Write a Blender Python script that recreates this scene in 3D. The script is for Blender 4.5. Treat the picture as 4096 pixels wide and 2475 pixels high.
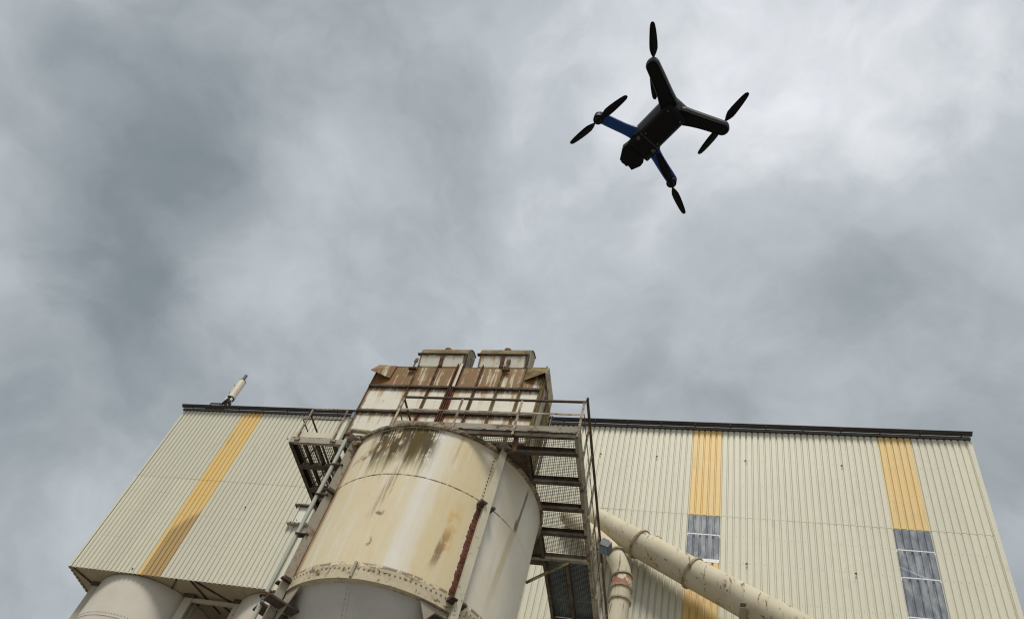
import bpy, bmesh, math, random
from mathutils import Vector, Matrix
random.seed(7)
scene = bpy.context.scene
for o in list(bpy.data.objects):
    bpy.data.objects.remove(o)
COL = scene.collection
R = math.radians

# ------------------------------------------------------------------ camera
cd = bpy.data.cameras.new('camera')
cam = bpy.data.objects.new('camera', cd); COL.objects.link(cam)
cd.sensor_width = 36.0; cd.lens = 29.075
cd.shift_x = 0.08496; cd.shift_y = 0.09827
cd.clip_start = 0.05; cd.clip_end = 6000
M3 = Matrix(((0.9428079, -0.0320956, 0.3317878),
             (0.1899062, -0.7663071, -0.6137663),
             (0.2739505, 0.6416723, -0.7163852)))
cam.matrix_world = Matrix.Translation((0, 0, 1.6)) @ M3.to_4x4()
scene.camera = cam

# ------------------------------------------------------------------ node helpers
class V:
    """a node socket with arithmetic"""
    def __init__(s, t, sock): s.t = t; s.s = sock
    def _m(s, op, *a, clamp=False):
        n = s.t.nodes.new('ShaderNodeMath'); n.operation = op; n.use_clamp = clamp
        for i, x in enumerate((s,) + a):
            if isinstance(x, V): s.t.links.new(x.s, n.inputs[i])
            else: n.inputs[i].default_value = x
        return V(s.t, n.outputs[0])
    def __add__(s, o): return s._m('ADD', o)
    def __sub__(s, o): return s._m('SUBTRACT', o)
    def __mul__(s, o): return s._m('MULTIPLY', o)
    def __truediv__(s, o): return s._m('DIVIDE', o)
    def max(s, o): return s._m('MAXIMUM', o)
    def min(s, o): return s._m('MINIMUM', o)
    def pow(s, o): return s._m('POWER', o)
    def inv(s):
        n = s._m('MULTIPLY', -1.0); return n._m('ADD', 1.0)
    def step(s, a, b):
        n = s.t.nodes.new('ShaderNodeMapRange'); n.interpolation_type = 'SMOOTHSTEP'; n.clamp = True
        s.t.links.new(s.s, n.inputs[0])
        lo, hi, t0, t1 = (a, b, 0, 1) if a < b else (b, a, 1, 0)
        for i, v in ((1, lo), (2, hi), (3, t0), (4, t1)): n.inputs[i].default_value = v
        return V(s.t, n.outputs[0])
    def band(s, c, w, soft): return s.step(c - w - soft, c - w) * s.step(c + w + soft, c + w)

class NT:
    def __init__(s, tree): s.t = tree
    def new(s, k): return s.t.nodes.new(k)
    def coord(s, kind='Object'):
        return V(s.t, s.new('ShaderNodeTexCoord').outputs[kind])
    def sep(s, v):
        n = s.new('ShaderNodeSeparateXYZ'); s.t.links.new(v.s, n.inputs[0])
        return [V(s.t, o) for o in n.outputs]
    def comb(s, *a):
        n = s.new('ShaderNodeCombineXYZ')
        for i, x in enumerate(a):
            if isinstance(x, V): s.t.links.new(x.s, n.inputs[i])
            else: n.inputs[i].default_value = x
        return V(s.t, n.outputs[0])
    def noise(s, v, scale, detail=4, rough=.55, dist=0.0):
        n = s.new('ShaderNodeTexNoise'); s.t.links.new(v.s, n.inputs['Vector'])
        n.inputs['Scale'].default_value = scale; n.inputs['Detail'].default_value = detail
        n.inputs['Roughness'].default_value = rough; n.inputs['Distortion'].default_value = dist
        return V(s.t, n.outputs[0])
    def mix(s, f, a, b):
        n = s.new('ShaderNodeMix'); n.data_type = 'RGBA'
        for i, x in ((0, f), (6, a), (7, b)):
            if isinstance(x, V): s.t.links.new(x.s, n.inputs[i])
            elif i == 0: n.inputs[0].default_value = x
            else: n.inputs[i].default_value = (*x, 1)
        return V(s.t, n.outputs[2])
    def rand(s): return V(s.t, s.new('ShaderNodeObjectInfo').outputs['Random'])
    def offs(s, v, k=37.0):
        """object coordinates moved by the object's own random number"""
        x, y, z = s.sep(v); r = s.rand() * k
        return s.comb(x + r, y + r * .37, z + r * .71)
    def bump(s, h, dist=.01, strength=.5):
        n = s.new('ShaderNodeBump'); n.inputs['Distance'].default_value = dist
        n.inputs['Strength'].default_value = strength; s.t.links.new(h.s, n.inputs['Height'])
        return V(s.t, n.outputs[0])

def new_mat(name):
    m = bpy.data.materials.new(name); m.use_nodes = True
    nt = NT(m.node_tree); b = m.node_tree.nodes['Principled BSDF']
    def put(**k):
        for key, x in k.items():
            sock = b.inputs[{'col': 'Base Color', 'rough': 'Roughness', 'metal': 'Metallic', 'normal': 'Normal', 'spec': 'Specular IOR Level'}[key]]
            if isinstance(x, V): m.node_tree.links.new(x.s, sock)
            elif key == 'col': sock.default_value = (*x, 1)
            else: sock.default_value = x
    return m, nt, put

# ------------------------------------------------------------------ world: overcast sky
world = bpy.data.worlds.new('World'); scene.world = world; world.use_nodes = True
wt = world.node_tree; wn = NT(wt)
bg = wt.nodes['Background']
SUN_DIR = Vector((-0.02, -0.50, 0.85)).normalized()      # towards the sun
sky = wn.new('ShaderNodeTexSky'); sky.sky_type = 'NISHITA'; sky.sun_disc = False
sky.sun_elevation = math.asin(SUN_DIR.z); sky.sun_rotation = math.atan2(SUN_DIR.x, SUN_DIR.y)
sky.air_density = 1.5; sky.dust_density = 3.0
skyc = V(wt, sky.outputs[0])
n = wn.coord('Generated')
nx, ny, nz = wn.sep(n)
def nvec(v, scale, detail, rough):
    k = wn.new('ShaderNodeTexNoise'); wt.links.new(v.s, k.inputs['Vector'])
    k.inputs['Scale'].default_value = scale; k.inputs['Detail'].default_value = detail; k.inputs['Roughness'].default_value = rough
    return wn.sep(V(wt, k.outputs[1]))
# cloud lumps: noise over the sky's directions, torn by a warp
flat = wn.comb(nx, ny, nz * 1.25)
w1 = nvec(flat, 2.6, 4, .55)
w2 = nvec(flat, 8.0, 4, .55)
wx, wy, wz = [a_ + (b_ - .5) * .26 + (c_ - .5) * .05 for a_, b_, c_ in zip((nx, ny, nz), w1, w2)]
wv = wn.comb(wx, wy, wz * 1.2)
big = wn.noise(wv, 2.4, 5, .46)
mid = wn.noise(wv, 5.6, 7, .54)
fine = wn.noise(wv, 15.0, 6, .58)
cloud = (big - .5) * .44 + (mid - .5) * .38 + (fine - .5) * .13 + .508
LOBES = ((-.02, .29, .955, 41, .13), (.10, .364, .925, 45, .12), (.165, .443, .881, 91, .05), (-.201, .467, .861, 525, .05), (-.441, .35, .826, 400, .13),
         (-.502, .43, .751, 260, .11), (-.537, .467, .703, 365, .04), (-.702, .316, .638, 131, .06), (.266, .538, .8, 131, .05), (.076, .618, .782, 131, .03),
         (-.273, .563, .78, 67, .03), (-.216, .251, .944, 91, .03), (-.616, .25, .747, 160, -.025), (-.607, .326, .725, 205, -.06), (-.56, .40, .725, 205, -.045),
         (-.299, .348, .889, 91, -.045), (.12, .516, .848, 205, -.06), (.191, .558, .808, 162, -.07), (.052, .564, .824, 205, -.04), (-.622, .417, .662, 268, -.05),
         (-.144, .414, .899, 205, -.03), (-.457, .258, .851, 131, -.03), (-.704, .443, .555, 91, -.05), (.27, .616, .74, 91, -.05), (-.397, .442, .804, 205, -.03))
hx, hy, hz = [a_ + (b_ - .5) * .12 + (c_ - .5) * .035 for a_, b_, c_ in zip((nx, ny, nz), w1, w2)]
for dx, dy, dz, k_, am in LOBES:
    ddx, ddy, ddz = hx - dx, hy - dy, hz - dz
    e_ = (ddx * ddx + ddy * ddy + ddz * ddz) * (-.5 * k_)
    cloud = cloud + e_._m('EXPONENT') * (am * 1.15)
cc = wn.mix(cloud.step(.28, .74), (.252, .290, .308), (.592, .630, .660))
cc = wn.mix(cloud.step(.60, .84), cc, (.91, .925, .965))
cc = wn.mix(cloud.step(.40, .16), cc, (.190, .222, .243))
# a little of the clear sky shows through the thin parts
sm = wn.new('ShaderNodeMix'); sm.data_type = 'RGBA'; sm.blend_type = 'MULTIPLY'; sm.inputs[0].default_value = 1.0
wt.links.new(skyc.s, sm.inputs[6]); sm.inputs[7].default_value = (.10, .10, .10, 1)
skyd = V(wt, sm.outputs[2])
cc = wn.mix(.08, cc, skyd)
wt.links.new(cc.s, bg.inputs[0]); bg.inputs[1].default_value = 0.525

# ------------------------------------------------------------------ sun (behind cloud, very soft)
ld = bpy.data.lights.new('sun', 'SUN'); ld.energy = 1.5; ld.angle = R(16); ld.color = (1.0, .955, .86)
sun = bpy.data.objects.new('sun', ld); COL.objects.link(sun)
sun.rotation_euler = (-SUN_DIR).to_track_quat('-Z', 'Y').to_euler()

scene.view_settings.view_transform = 'Standard'; scene.view_settings.look = 'None'
scene.view_settings.exposure = 0.95; scene.view_settings.gamma = 1.0
scene.view_settings.use_curve_mapping = False
scene.render.engine = 'CYCLES'
scene.cycles.max_bounces = 6; scene.cycles.transparent_max_bounces = 16
scene.cycles.use_denoising = True
scene.cycles.filter_width = 1.2

# ------------------------------------------------------------------ mesh helpers
def box(bm, x0, x1, y0, y1, z0, z1):
    v = [bm.verts.new(p) for p in ((x0,y0,z0),(x1,y0,z0),(x1,y1,z0),(x0,y1,z0),(x0,y0,z1),(x1,y0,z1),(x1,y1,z1),(x0,y1,z1))]
    for q in ((3,2,1,0),(4,5,6,7),(0,1,5,4),(1,2,6,5),(2,3,7,6),(3,0,4,7)): bm.faces.new([v[i] for i in q])
def quadbox(bm, c8):
    v = [bm.verts.new(p) for p in c8]
    for q in ((3,2,1,0),(4,5,6,7),(0,1,5,4),(1,2,6,5),(2,3,7,6),(3,0,4,7)): bm.faces.new([v[i] for i in q])
def frame_of(d, up=Vector((0, 0, 1))):
    d = d.normalized()
    if abs(d.dot(up)) > .98: up = Vector((0, 1, 0))
    s = d.cross(up).normalized(); u = s.cross(d).normalized(); return s, u
def bar(bm, a, b, w, h, up=Vector((0, 0, 1))):
    a = Vector(a); b = Vector(b); s, u = frame_of(b - a, up); s = s * w / 2; u = u * h / 2
    quadbox(bm, [a - s - u, b - s - u, b + s - u, a + s - u, a - s + u, b - s + u, b + s + u, a + s + u])
def tube(bm, pts, rad, n=12, caps=True, squash=1.0):
    """round sweep along pts; rad a number or one per point"""
    pts = [Vector(p) for p in pts]; k = len(pts)
    rr = rad if isinstance(rad, (list, tuple)) else [rad] * k
    rings = []; su = None
    for i, p in enumerate(pts):
        d = (pts[min(i + 1, k - 1)] - pts[max(i - 1, 0)]).normalized()
        if su is None: s, u = frame_of(d)
        else:
            s = su - d * su.dot(d); s.normalize(); u = s.cross(d)
        su = s
        rings.append([bm.verts.new(p + (s * math.cos(2*math.pi*j/n) + u * math.sin(2*math.pi*j/n) * squash) * rr[i]) for j in range(n)])
    for a, b in zip(rings, rings[1:]):
        for j in range(n):
            fc = bm.faces.new((a[j], a[(j+1) % n], b[(j+1) % n], b[j])); fc.smooth = True
    if caps:
        for rg in (rings[0], rings[-1]):
            bm.faces.new([bm.verts.new(v.co) for v in rg])
def arc_tube(pts, radius, seg=6):
    """path with its corners rounded"""
    pts = [Vector(p) for p in pts]; out = [pts[0]]
    for a, b, c in zip(pts, pts[1:], pts[2:]):
        d1 = (a - b); d2 = (c - b); r = min(radius, d1.length * .49, d2.length * .49)
        p = b + d1.normalized() * r; q = b + d2.normalized() * r
        for i in range(seg + 1):
            t = i / seg; out.append(p * (1-t)**2 + b * 2 * t * (1-t) + q * t * t)
    out.append(pts[-1]); return out
def lathe(bm, prof, c, n=64, a0=0.0, a1=2*math.pi, smooth=True):
    """profile [(r, z)...] turned about the vertical through c; sharp corners between segments"""
    full = abs(a1 - a0 - 2*math.pi) < 1e-6; m = n if full else n + 1
    for (r0, z0), (r1, z1) in zip(prof, prof[1:]):
        ra = []; rb = []
        for j in range(m):
            a = a0 + (a1 - a0) * j / n; cs, sn = math.cos(a), math.sin(a)
            ra.append(bm.verts.new((c[0] + r0*cs, c[1] + r0*sn, z0))); rb.append(bm.verts.new((c[0] + r1*cs, c[1] + r1*sn, z1)))
        for j in range(n):
            k = (j + 1) % m
            fc = bm.faces.new((ra[j], ra[k], rb[k], rb[j])); fc.smooth = smooth
def disc(bm, c, r, z, n=64, up=True):
    vs = [bm.verts.new((c[0] + r*math.cos(2*math.pi*j/n), c[1] + r*math.sin(2*math.pi*j/n), z)) for j in range(n)]
    bm.faces.new(vs if up else vs[::-1])
def dome(bm, p, nrm, r, h, n=8):
    """rivet or bolt head: low dome at p facing nrm"""
    p = Vector(p); d = Vector(nrm).normalized(); s, u = frame_of(d)
    r1 = [bm.verts.new(p + (s*math.cos(2*math.pi*j/n) + u*math.sin(2*math.pi*j/n))*r) for j in range(n)]
    r2 = [bm.verts.new(p + d*h*.8 + (s*math.cos(2*math.pi*j/n) + u*math.sin(2*math.pi*j/n))*r*.65) for j in range(n)]
    for j in range(n): bm.faces.new((r1[j], r1[(j+1)%n], r2[(j+1)%n], r2[j]))
    bm.faces.new(r2)

def base_of(parent):
    v = Vector((0, 0, 0))
    while parent is not None: v = v + parent.location; parent = parent.parent
    return v
def part(name, bm, m, parent=None, kind=None, label=None):
    """the shapes in bm (in place coordinates) as ONE mesh object"""
    me = bpy.data.meshes.new(name)
    if parent is not None: bmesh.ops.translate(bm, verts=bm.verts, vec=-base_of(parent))
    bmesh.ops.recalc_face_normals(bm, faces=bm.faces)
    bm.to_mesh(me); bm.free()
    me.materials.append(m)
    o = bpy.data.objects.new(name, me); COL.objects.link(o); o.parent = parent
    if kind: o['kind'] = kind
    if label: o['label'] = label
    return o
def link_mesh(name, me, parent, loc, kind=None):
    """a further object that shares a mesh; loc in place coordinates"""
    o = bpy.data.objects.new(name, me); COL.objects.link(o); o.parent = parent
    o.location = Vector(loc) - base_of(parent)
    return o
def thing(name, label, cat, loc, group=None):
    o = bpy.data.objects.new(name, None); COL.objects.link(o); o.location = loc
    o.empty_display_size = .3
    o['label'] = label; o['category'] = cat
    if group: o['group'] = group
    return o
B = bmesh.new

# ------------------------------------------------------------------ materials
def mat_cladding(name, base, alt, dirt=.25, rough=.5):
    m, nt, put = new_mat(name)
    o = nt.coord(); x, y, z = nt.sep(nt.offs(o, 11.0))
    st = nt.noise(nt.comb(x * 5, y * 2, z * .22), 1.6, 4, .6)
    bl = nt.noise(nt.comb(x, y, z), .8, 5, .6)
    sp = nt.noise(nt.offs(o, 3.0), 26, 2, .5)
    c = nt.mix((st * .6 + bl * .4).step(.36, .66), base, alt)
    c = nt.mix(nt.rand().step(0, 1) * .55, c, tuple(v * .87 for v in alt))
    c = nt.mix((st * bl).step(.28, .45) * dirt, c, tuple(v * .62 for v in base))
    c = nt.mix(sp.step(.66, .74) * .35, c, tuple(v * .6 for v in base))
    put(col=c, rough=rough, spec=.35, normal=nt.bump(bl, .030, .45))
    return m
CREAM = mat_cladding('cream_cladding', (.622, .598, .475), (.655, .632, .515), .4)
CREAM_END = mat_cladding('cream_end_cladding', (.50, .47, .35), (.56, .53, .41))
YELLOW = mat_cladding('yellow_cladding', (.75, .505, .165), (.72, .545, .26), .5)
def mat_stained_yellow():
    m, nt, put = new_mat('stained_yellow_cladding')
    o = nt.coord(); x, y, z = nt.sep(o)
    nz_ = nt.noise(nt.comb(x * 3, y, z * .5), 1.6, 5, .6)
    c = nt.mix(nz_.step(.35, .65), (.75, .505, .165), (.70, .52, .235))
    # grime with its own slanted edge, the left rib stays clean
    edge = z + (nz_ - .5) * 1.2 - x * 1.45
    k = edge.step(2.15, 1.55) * x.step(.15, .21)
    c = nt.mix(k * .88, c, (.40, .275, .125))
    put(col=c, rough=.55, spec=.3)
    return m
YELLOW_STAINED = mat_stained_yellow()
def mat_simple(name, col, alt=None, rough=.5, metal=0.0, scale=3.0, spec=.4, bump=0.0):
    m, nt, put = new_mat(name)
    if alt is None: alt = tuple(c * .7 for c in col)
    k = nt.noise(nt.offs(nt.coord()), scale, 5, .62)
    put(col=nt.mix(k.step(.38, .66), col, alt), rough=rough, metal=metal, spec=spec)
    if bump: put(normal=nt.bump(k, bump, .5))
    return m
def mat_rusty(name, paint, rust=(.105, .052, .024), grey=(.20, .165, .125), lo=.42, hi=.58, scale=2.2, rough=.8):
    """old paint with rust and grime in broken patches"""
    m, nt, put = new_mat(name)
    o = nt.offs(nt.coord(), 23.0)
    a = nt.noise(o, scale, 6, .68, .4); b = nt.noise(o, scale * 4.3, 4, .6); d = nt.noise(o, scale * .55, 3, .5)
    c = nt.mix(d.step(.35, .65), paint, grey)
    c = nt.mix((a * .7 + b * .3).step(lo, hi), c, rust)
    c = nt.mix((b * .6 + d * .4).step(.58, .70), c, (.045, .030, .020))
    put(col=c, rough=rough, spec=.25, normal=nt.bump(b, .006, .5))
    return m
STEEL_RUST = mat_rusty('weathered_steel', (.33, .29, .225), (.12, .075, .045), (.26, .23, .18), .50, .64)
STEEL_DARK = mat_rusty('dark_rusted_steel', (.090, .074, .056), (.060, .040, .025), (.115, .097, .077))
RAIL = mat_rusty('rusty_rail_paint', (.46, .40, .29), (.12, .060, .028), (.24, .20, .15), .44, .62, 5.0)
RAIL_DARK = mat_rusty('brown_rail_paint', (.095, .060, .040), (.065, .032, .018), (.13, .10, .075), .44, .62, 4.0)
GRATE = mat_rusty('grating_steel', (.085, .072, .055), (.055, .036, .022), (.115, .10, .08), .45, .6, 1.4)
LEG_CREAM = mat_rusty('cream_leg_paint', (.62, .565, .42), (.20, .085, .045), (.55, .50, .38), .60, .70, 1.7, .55)
LEG_GREY = mat_rusty('grey_leg_paint', (.34, .305, .245), (.22, .115, .06), (.34, .30, .235), .54, .68, 2.2, .6)
RED_RUST = mat_rusty('red_rust', (.125, .046, .028), (.065, .028, .018), (.16, .064, .038), .46, .6, 5.0, .9)
BROWN_RUST = mat_rusty('brown_rust', (.13, .058, .030), (.065, .032, .02), (.17, .105, .06), .46, .6, 5.0, .85)
GUTTER = mat_simple('dark_gutter_paint', (.024, .019, .016), (.045, .033, .025), .42, 0, 1.1)
DARKHOLE = mat_simple('interior_dark', (.05, .048, .045), None, .9)
SOFFIT = mat_simple('soffit_board', (.40, .335, .225), (.33, .27, .18), .7, 0, .8)
WHITE_TRIM = mat_simple('white_trim', (.78, .79, .80), (.68, .69, .70), .45)
SCREW = mat_simple('screw_steel', (.17, .16, .135), (.07, .06, .05), .5)
ROOF = mat_simple('roof_sheet', (.22, .21, .20), (.16, .15, .145), .6)
GREENPIPE = mat_rusty('grey_green_pipe_paint', (.40, .41, .345), (.30, .29, .24), (.40, .42, .36), .60, .74, 3.0, .45)
DUCT = None

def mat_duct():
    m, nt, put = new_mat('beige_duct_paint')
    o = nt.coord(); x, y, z = nt.sep(o)
    a = nt.noise(o, 1.3, 5, .6); b = nt.noise(nt.comb(x * 7, y * 7, z * 1.1), 1.0, 5, .7, .6); sp = nt.noise(o, 17, 3, .6)
    c = nt.mix(a.step(.35, .65), (.60, .545, .41), (.54, .475, .345))
    c = nt.mix(b.step(.575, .645) * .85, c, (.145, .085, .050))
    c = nt.mix((a * .5 + sp * .5).step(.62, .70) * .6, c, (.26, .17, .10))
    put(col=c, rough=.7, spec=.2, normal=nt.bump(a, .03, .4))
    return m
DUCT = mat_duct()
DUCT_RING = mat_rusty('duct_flange_rust', (.46, .385, .27), (.19, .105, .06), (.38, .31, .21), .47, .64, 6.0, .7)
DUCT_PEEL = mat_rusty('peeling_duct_paint', (.60, .53, .42), (.36, .17, .10), (.66, .62, .54), .46, .52, 3.0, .7)

def mat_skylight():
    m, nt, put = new_mat('translucent_sheet')
    o = nt.offs(nt.coord(), 9.0); x, y, z = nt.sep(o)
    k = nt.noise(nt.comb(x * 2.6, y * 2, z * .9), 1.7, 6, .62)
    put(col=nt.mix(k.step(.40, .64), (.35, .39, .46), (.68, .71, .75)), rough=.25, spec=.5)
    t = m.node_tree; out = t.nodes['Material Output']; b = t.nodes['Principled BSDF']
    tr = t.nodes.new('ShaderNodeBsdfTransparent'); tr.inputs[0].default_value = (.80, .84, .92, 1)
    mx = t.nodes.new('ShaderNodeMixShader'); mx.inputs[0].default_value = .52
    t.links.new(tr.outputs[0], mx.inputs[1]); t.links.new(b.outputs[0], mx.inputs[2]); t.links.new(mx.outputs[0], out.inputs[0])
    return m
SKYLIGHT = mat_skylight()

def mat_silo():
    """off-white shell; u is the angle round the silo in degrees (0 = towards the yard), z the height"""
    m, nt, put = new_mat('stained_silo_paint')
    o = nt.coord(); x, y, z = nt.sep(o)
    ang = x._m('ARCTAN2', y * -1.0) * 57.29578
    u = ang * .0424                                   # metres round the shell
    p_str = nt.comb(u * 3.2, 0.0, z * .26)
    s1 = nt.noise(p_str, 1.15, 5, .62, .25)           # long runs
    s2 = nt.noise(nt.comb(u * 20, 3.0, z * .9), 1.0, 6, .68, .25)   # fine runs
    bl = nt.noise(nt.comb(u, 5.0, z), 1.9, 6, .66, .5)
    bl2 = nt.noise(nt.comb(u, 9.0, z * .8), 5.5, 5, .65, .4)
    wob = (bl - .5) * 9.0
    aw = ang + (s1 - .5) * 10
    c = nt.mix(bl.step(.3, .7), (.745, .730, .680), (.70, .675, .61))
    # chalky yellowing on the face towards the yard
    yel = (aw.band(-16, 20, 18) * .62).max(aw.band(30, 9, 12) * .75).max(aw.band(62, 4, 10) * .40).max(.22)
    c = nt.mix(yel * s1.step(.24, .52), c, (.655, .520, .265))
    c = nt.mix(yel * s2.step(.50, .72) * .40, c, (.54, .385, .155))
    # white washed band
    c = nt.mix((ang + wob * .4).band(16.0, 3.2, 4.5) * .38, c, (.76, .755, .73))
    # moss and soot that run down from the rim
    run = (z + (s1 - .5) * 2.3 + (s2 - .5) * .9)
    moss = run.step(13.0, 13.95) * aw.band(-6, 15, 7) * (s2 * .45 + bl2 * .3 + bl * .25).step(.405, .485)
    c = nt.mix(moss * .97, c, (.070, .050, .018))
    core = (ang + wob * .4).band(2.2, 2.4, 1.8) * (z + (s1 - .5) * .7).step(13.1, 13.75) * s2.step(.26, .42)
    c = nt.mix(core * .9, c, (.095, .066, .016))
    tail = (ang + wob * .5 + (z - 13.3) * -2.6).band(-1.5, 1.2, 2.2) * z.step(11.5, 12.4) * z.step(13.5, 12.9) * s2.step(.38, .6)
    c = nt.mix(tail * .75, c, (.24, .17, .07))
    # slanting brown smear near the left leg
    sm = ((z - 13.95) * 1.0 - (ang + 20) * .022 + (bl2 - .5) * .5).band(0, .05, .13) * ang.band(-24, 8, 6)
    c = nt.mix(sm * bl2.step(.36, .56) * .8, c, (.185, .105, .048))
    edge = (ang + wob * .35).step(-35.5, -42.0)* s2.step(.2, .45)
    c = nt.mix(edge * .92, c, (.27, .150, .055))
    # soot patch and rust bleed beside the right leg
    pt = (ang + (z - 11.5) * -2.0 + wob * .35).band(31.5, .9, 1.6) * z.step(10.8, 11.3) * z.step(12.1, 11.75) * (s2 * .5 + bl2 * .5).step(.36, .55)
    c = nt.mix(pt * .92, c, (.17, .10, .068))
    pr = (ang + wob * .3).band(33.5, 1.5, 3.0) * z.step(11.0, 11.9) * z.step(12.9, 12.3) * s1.step(.25, .5)
    c = nt.mix(pr * bl2.step(.34, .58) * .62, c, (.60, .385, .13))
    dr = (ang + (z - 13.3) * -1.2).band(23.3, .25, .8) * z.step(13.4, 14.1)
    c = nt.mix(dr * .55, c, (.52, .32, .11))
    # long dark run on the right flank with a knot at the seam
    fl = (ang + (z - 13.2) * -1.9 + (s2 - .5) * 2).band(69.2, .45, .9) * z.step(12.95, 13.2) * z.step(14.5, 14.2)
    kn = (ang + wob * .2).band(68.8, .8, 1.4) * z.band(13.2, .07, .16)
    tl = (ang + (z - 12.4) * -2.3).band(66.5, .8, 2.2) * z.step(13.1, 12.9) * z.step(10.2, 12.0)
    c = nt.mix((fl * .8).max(kn * .85), c, (.165, .105, .060))
    c = nt.mix(tl * .5, c, (.47, .355, .16))
    # spots
    sa_ = ang + (bl2 - .5) * 9.0; sz_ = z + (bl2 - .5) * .30 + (s2 - .5) * .12
    spots = (sa_.band(-1.3, 1.0, 1.8) * sz_.band(11.93, .01, .07)).max(sa_.band(-.6, .3, 1.0) * sz_.band(11.15, .03, .14))
    c = nt.mix(spots * bl2.step(.38, .5) * .8, c, (.15, .105, .055))
    # broken rust along the weld, faint scratches
    weld = (z + (bl2 - .5) * .035).band(13.02, .008, .012) * nt.noise(nt.comb(u * 2.2, 1.0, 0.0), 2.0, 4, .7).step(.40, .56) * ang.step(74, 55)
    c = nt.mix(weld * .9, c, (.12, .070, .035))
    ringr = (z + (bl2 - .5) * .12).band(10.59, .02, .05) * bl2.step(.44, .56)
    c = nt.mix(ringr * .8, c, (.135, .085, .05))
    sp = nt.noise(nt.comb(u, 2.0, z), 30, 2, .5)
    c = nt.mix(sp.step(.70, .76) * .5, c, (.25, .17, .09))
    put(col=c, rough=.78, spec=.18, normal=nt.bump(bl, .02, .25))
    return m
SILO = mat_silo()
def mat_rim():
    m, nt, put = new_mat('mossy_rim')
    o = nt.coord(); a = nt.noise(o, 3.0, 6, .7); b = nt.noise(o, 16, 4, .6)
    c = nt.mix(a.step(.38, .6), (.36, .305, .22), (.135, .10, .06))
    c = nt.mix(b.step(.50, .66), c, (.075, .055, .03))
    c = nt.mix(b.step(.40, .30) * .6, c, (.45, .41, .32))
    put(col=c, rough=.9, spec=.2, normal=nt.bump(b, .02, .7)); return m
RIM = mat_rim()
HOPPER = mat_simple('grey_hopper_paint', (.50, .475, .435), (.43, .41, .38), .5, 0, 1.2)
RING = mat_rusty('flange_ring_paint', (.55, .485, .345), (.16, .095, .05), (.47, .405, .28), .51, .64, 3.4, .75)
SILO_PLAIN = mat_simple('pale_silo_paint', (.60, .555, .475), (.545, .50, .425), .5, 0, .7)

def mat_filter(name, heavy):
    """white enamel of the filter housing; rust bleeds from the panel edges, the top row is mostly rust and moss"""
    m, nt, put = new_mat(name)
    o = nt.coord(); x, y, z = nt.sep(o); q = nt.offs(o, 19.0); qx, qy, qz = nt.sep(q)
    st = nt.noise(nt.comb(qx * 7, qy, qz * .40), 1.0, 5, .60, .3)
    bl = nt.noise(q, 3.4, 6, .68, .5); fi = nt.noise(q, 14, 4, .62)
    c = nt.mix(bl.step(.35, .7), (.70, .675, .59), (.66, .62, .51))
    if heavy:
        c = nt.mix(st.step(.33, .46) * .9, c, (.36, .25, .10))
        c = nt.mix((st * .74 + bl * .26).step(.435, .495), c, (.165, .098, .030))
        c = nt.mix((bl * .45 + st * .4 + fi * .15).step(.475, .545) * .85, c, (.245, .095, .022))
        c = nt.mix((fi * .5 + st * .5).step(.56, .66) * .6, c, (.075, .045, .02))
    else:
        c = nt.mix((st * .7 + bl * .3).step(.53, .68) * .5, c, (.58, .43, .21))
        up = z.step(.10, .55)                         # bleeding under the bar above
        c = nt.mix(up * st.step(.40, .60) * .75, c, (.33, .185, .075))
        gx_, gy_, gz_ = nt.sep(nt.coord('Generated'))
        ed = (gx_ - .5)._m('ABSOLUTE') + (fi - .5) * .10 + (bl - .5) * .08
        c = nt.mix(ed.step(.415, .465) * .9, c, (.135, .072, .032))
        up = gz_.step(.80, 1.0); c = nt.mix(up * (st * .6 + fi * .4).step(.38, .50) * .9, c, (.19, .095, .036))
        dp = gz_.step(.25, .95) * (st * .75 + fi * .25).step(.52, .60); c = nt.mix(dp * .8, c, (.40, .215, .065))
        c = nt.mix((bl * .5 + fi * .5).step(.615, .655) * .85, c, (.20, .085, .035))
        c = nt.mix(fi.step(.70, .74) * .7, c, (.10, .075, .035))
    put(col=c, rough=.62, spec=.3, normal=nt.bump(fi, .006, .4)); return m
PANEL_TOP = mat_filter('rust_and_moss_panel', True)
PANEL = mat_filter('white_enamel_panel', False)
FILTER_SIDE = mat_rusty('filter_side_paint', (.50, .46, .37), (.17, .095, .045), (.40, .35, .25), .49, .62, 2.4, .65)
HOODROOF = mat_rusty('mossy_hood_roof', (.205, .155, .075), (.125, .085, .038), (.26, .20, .10), .44, .6, 4.5, .9)
BLUEPLATE = mat_simple('blue_grey_deck_plate', (.25, .32, .385), (.19, .245, .295), .5, 0, 2.0)

# ------------------------------------------------------------------ ground
def mat_ground():
    m, nt, put = new_mat('concrete_yard')
    o = nt.coord(); a = nt.noise(o, .35, 6, .6); b = nt.noise(o, 4.0, 5, .6)
    c = nt.mix((a * .6 + b * .4).step(.35, .65), (.27, .255, .235), (.20, .19, .175))
    put(col=c, rough=.9, spec=.2, normal=nt.bump(b, .01, .4)); return m
b = B(); box(b, -1500, 1500, -1500, 1500, -.4, 0)
g = part('ground', b, mat_ground()); g['kind'] = 'structure'; g['label'] = 'pale concrete yard around the silos'

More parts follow.
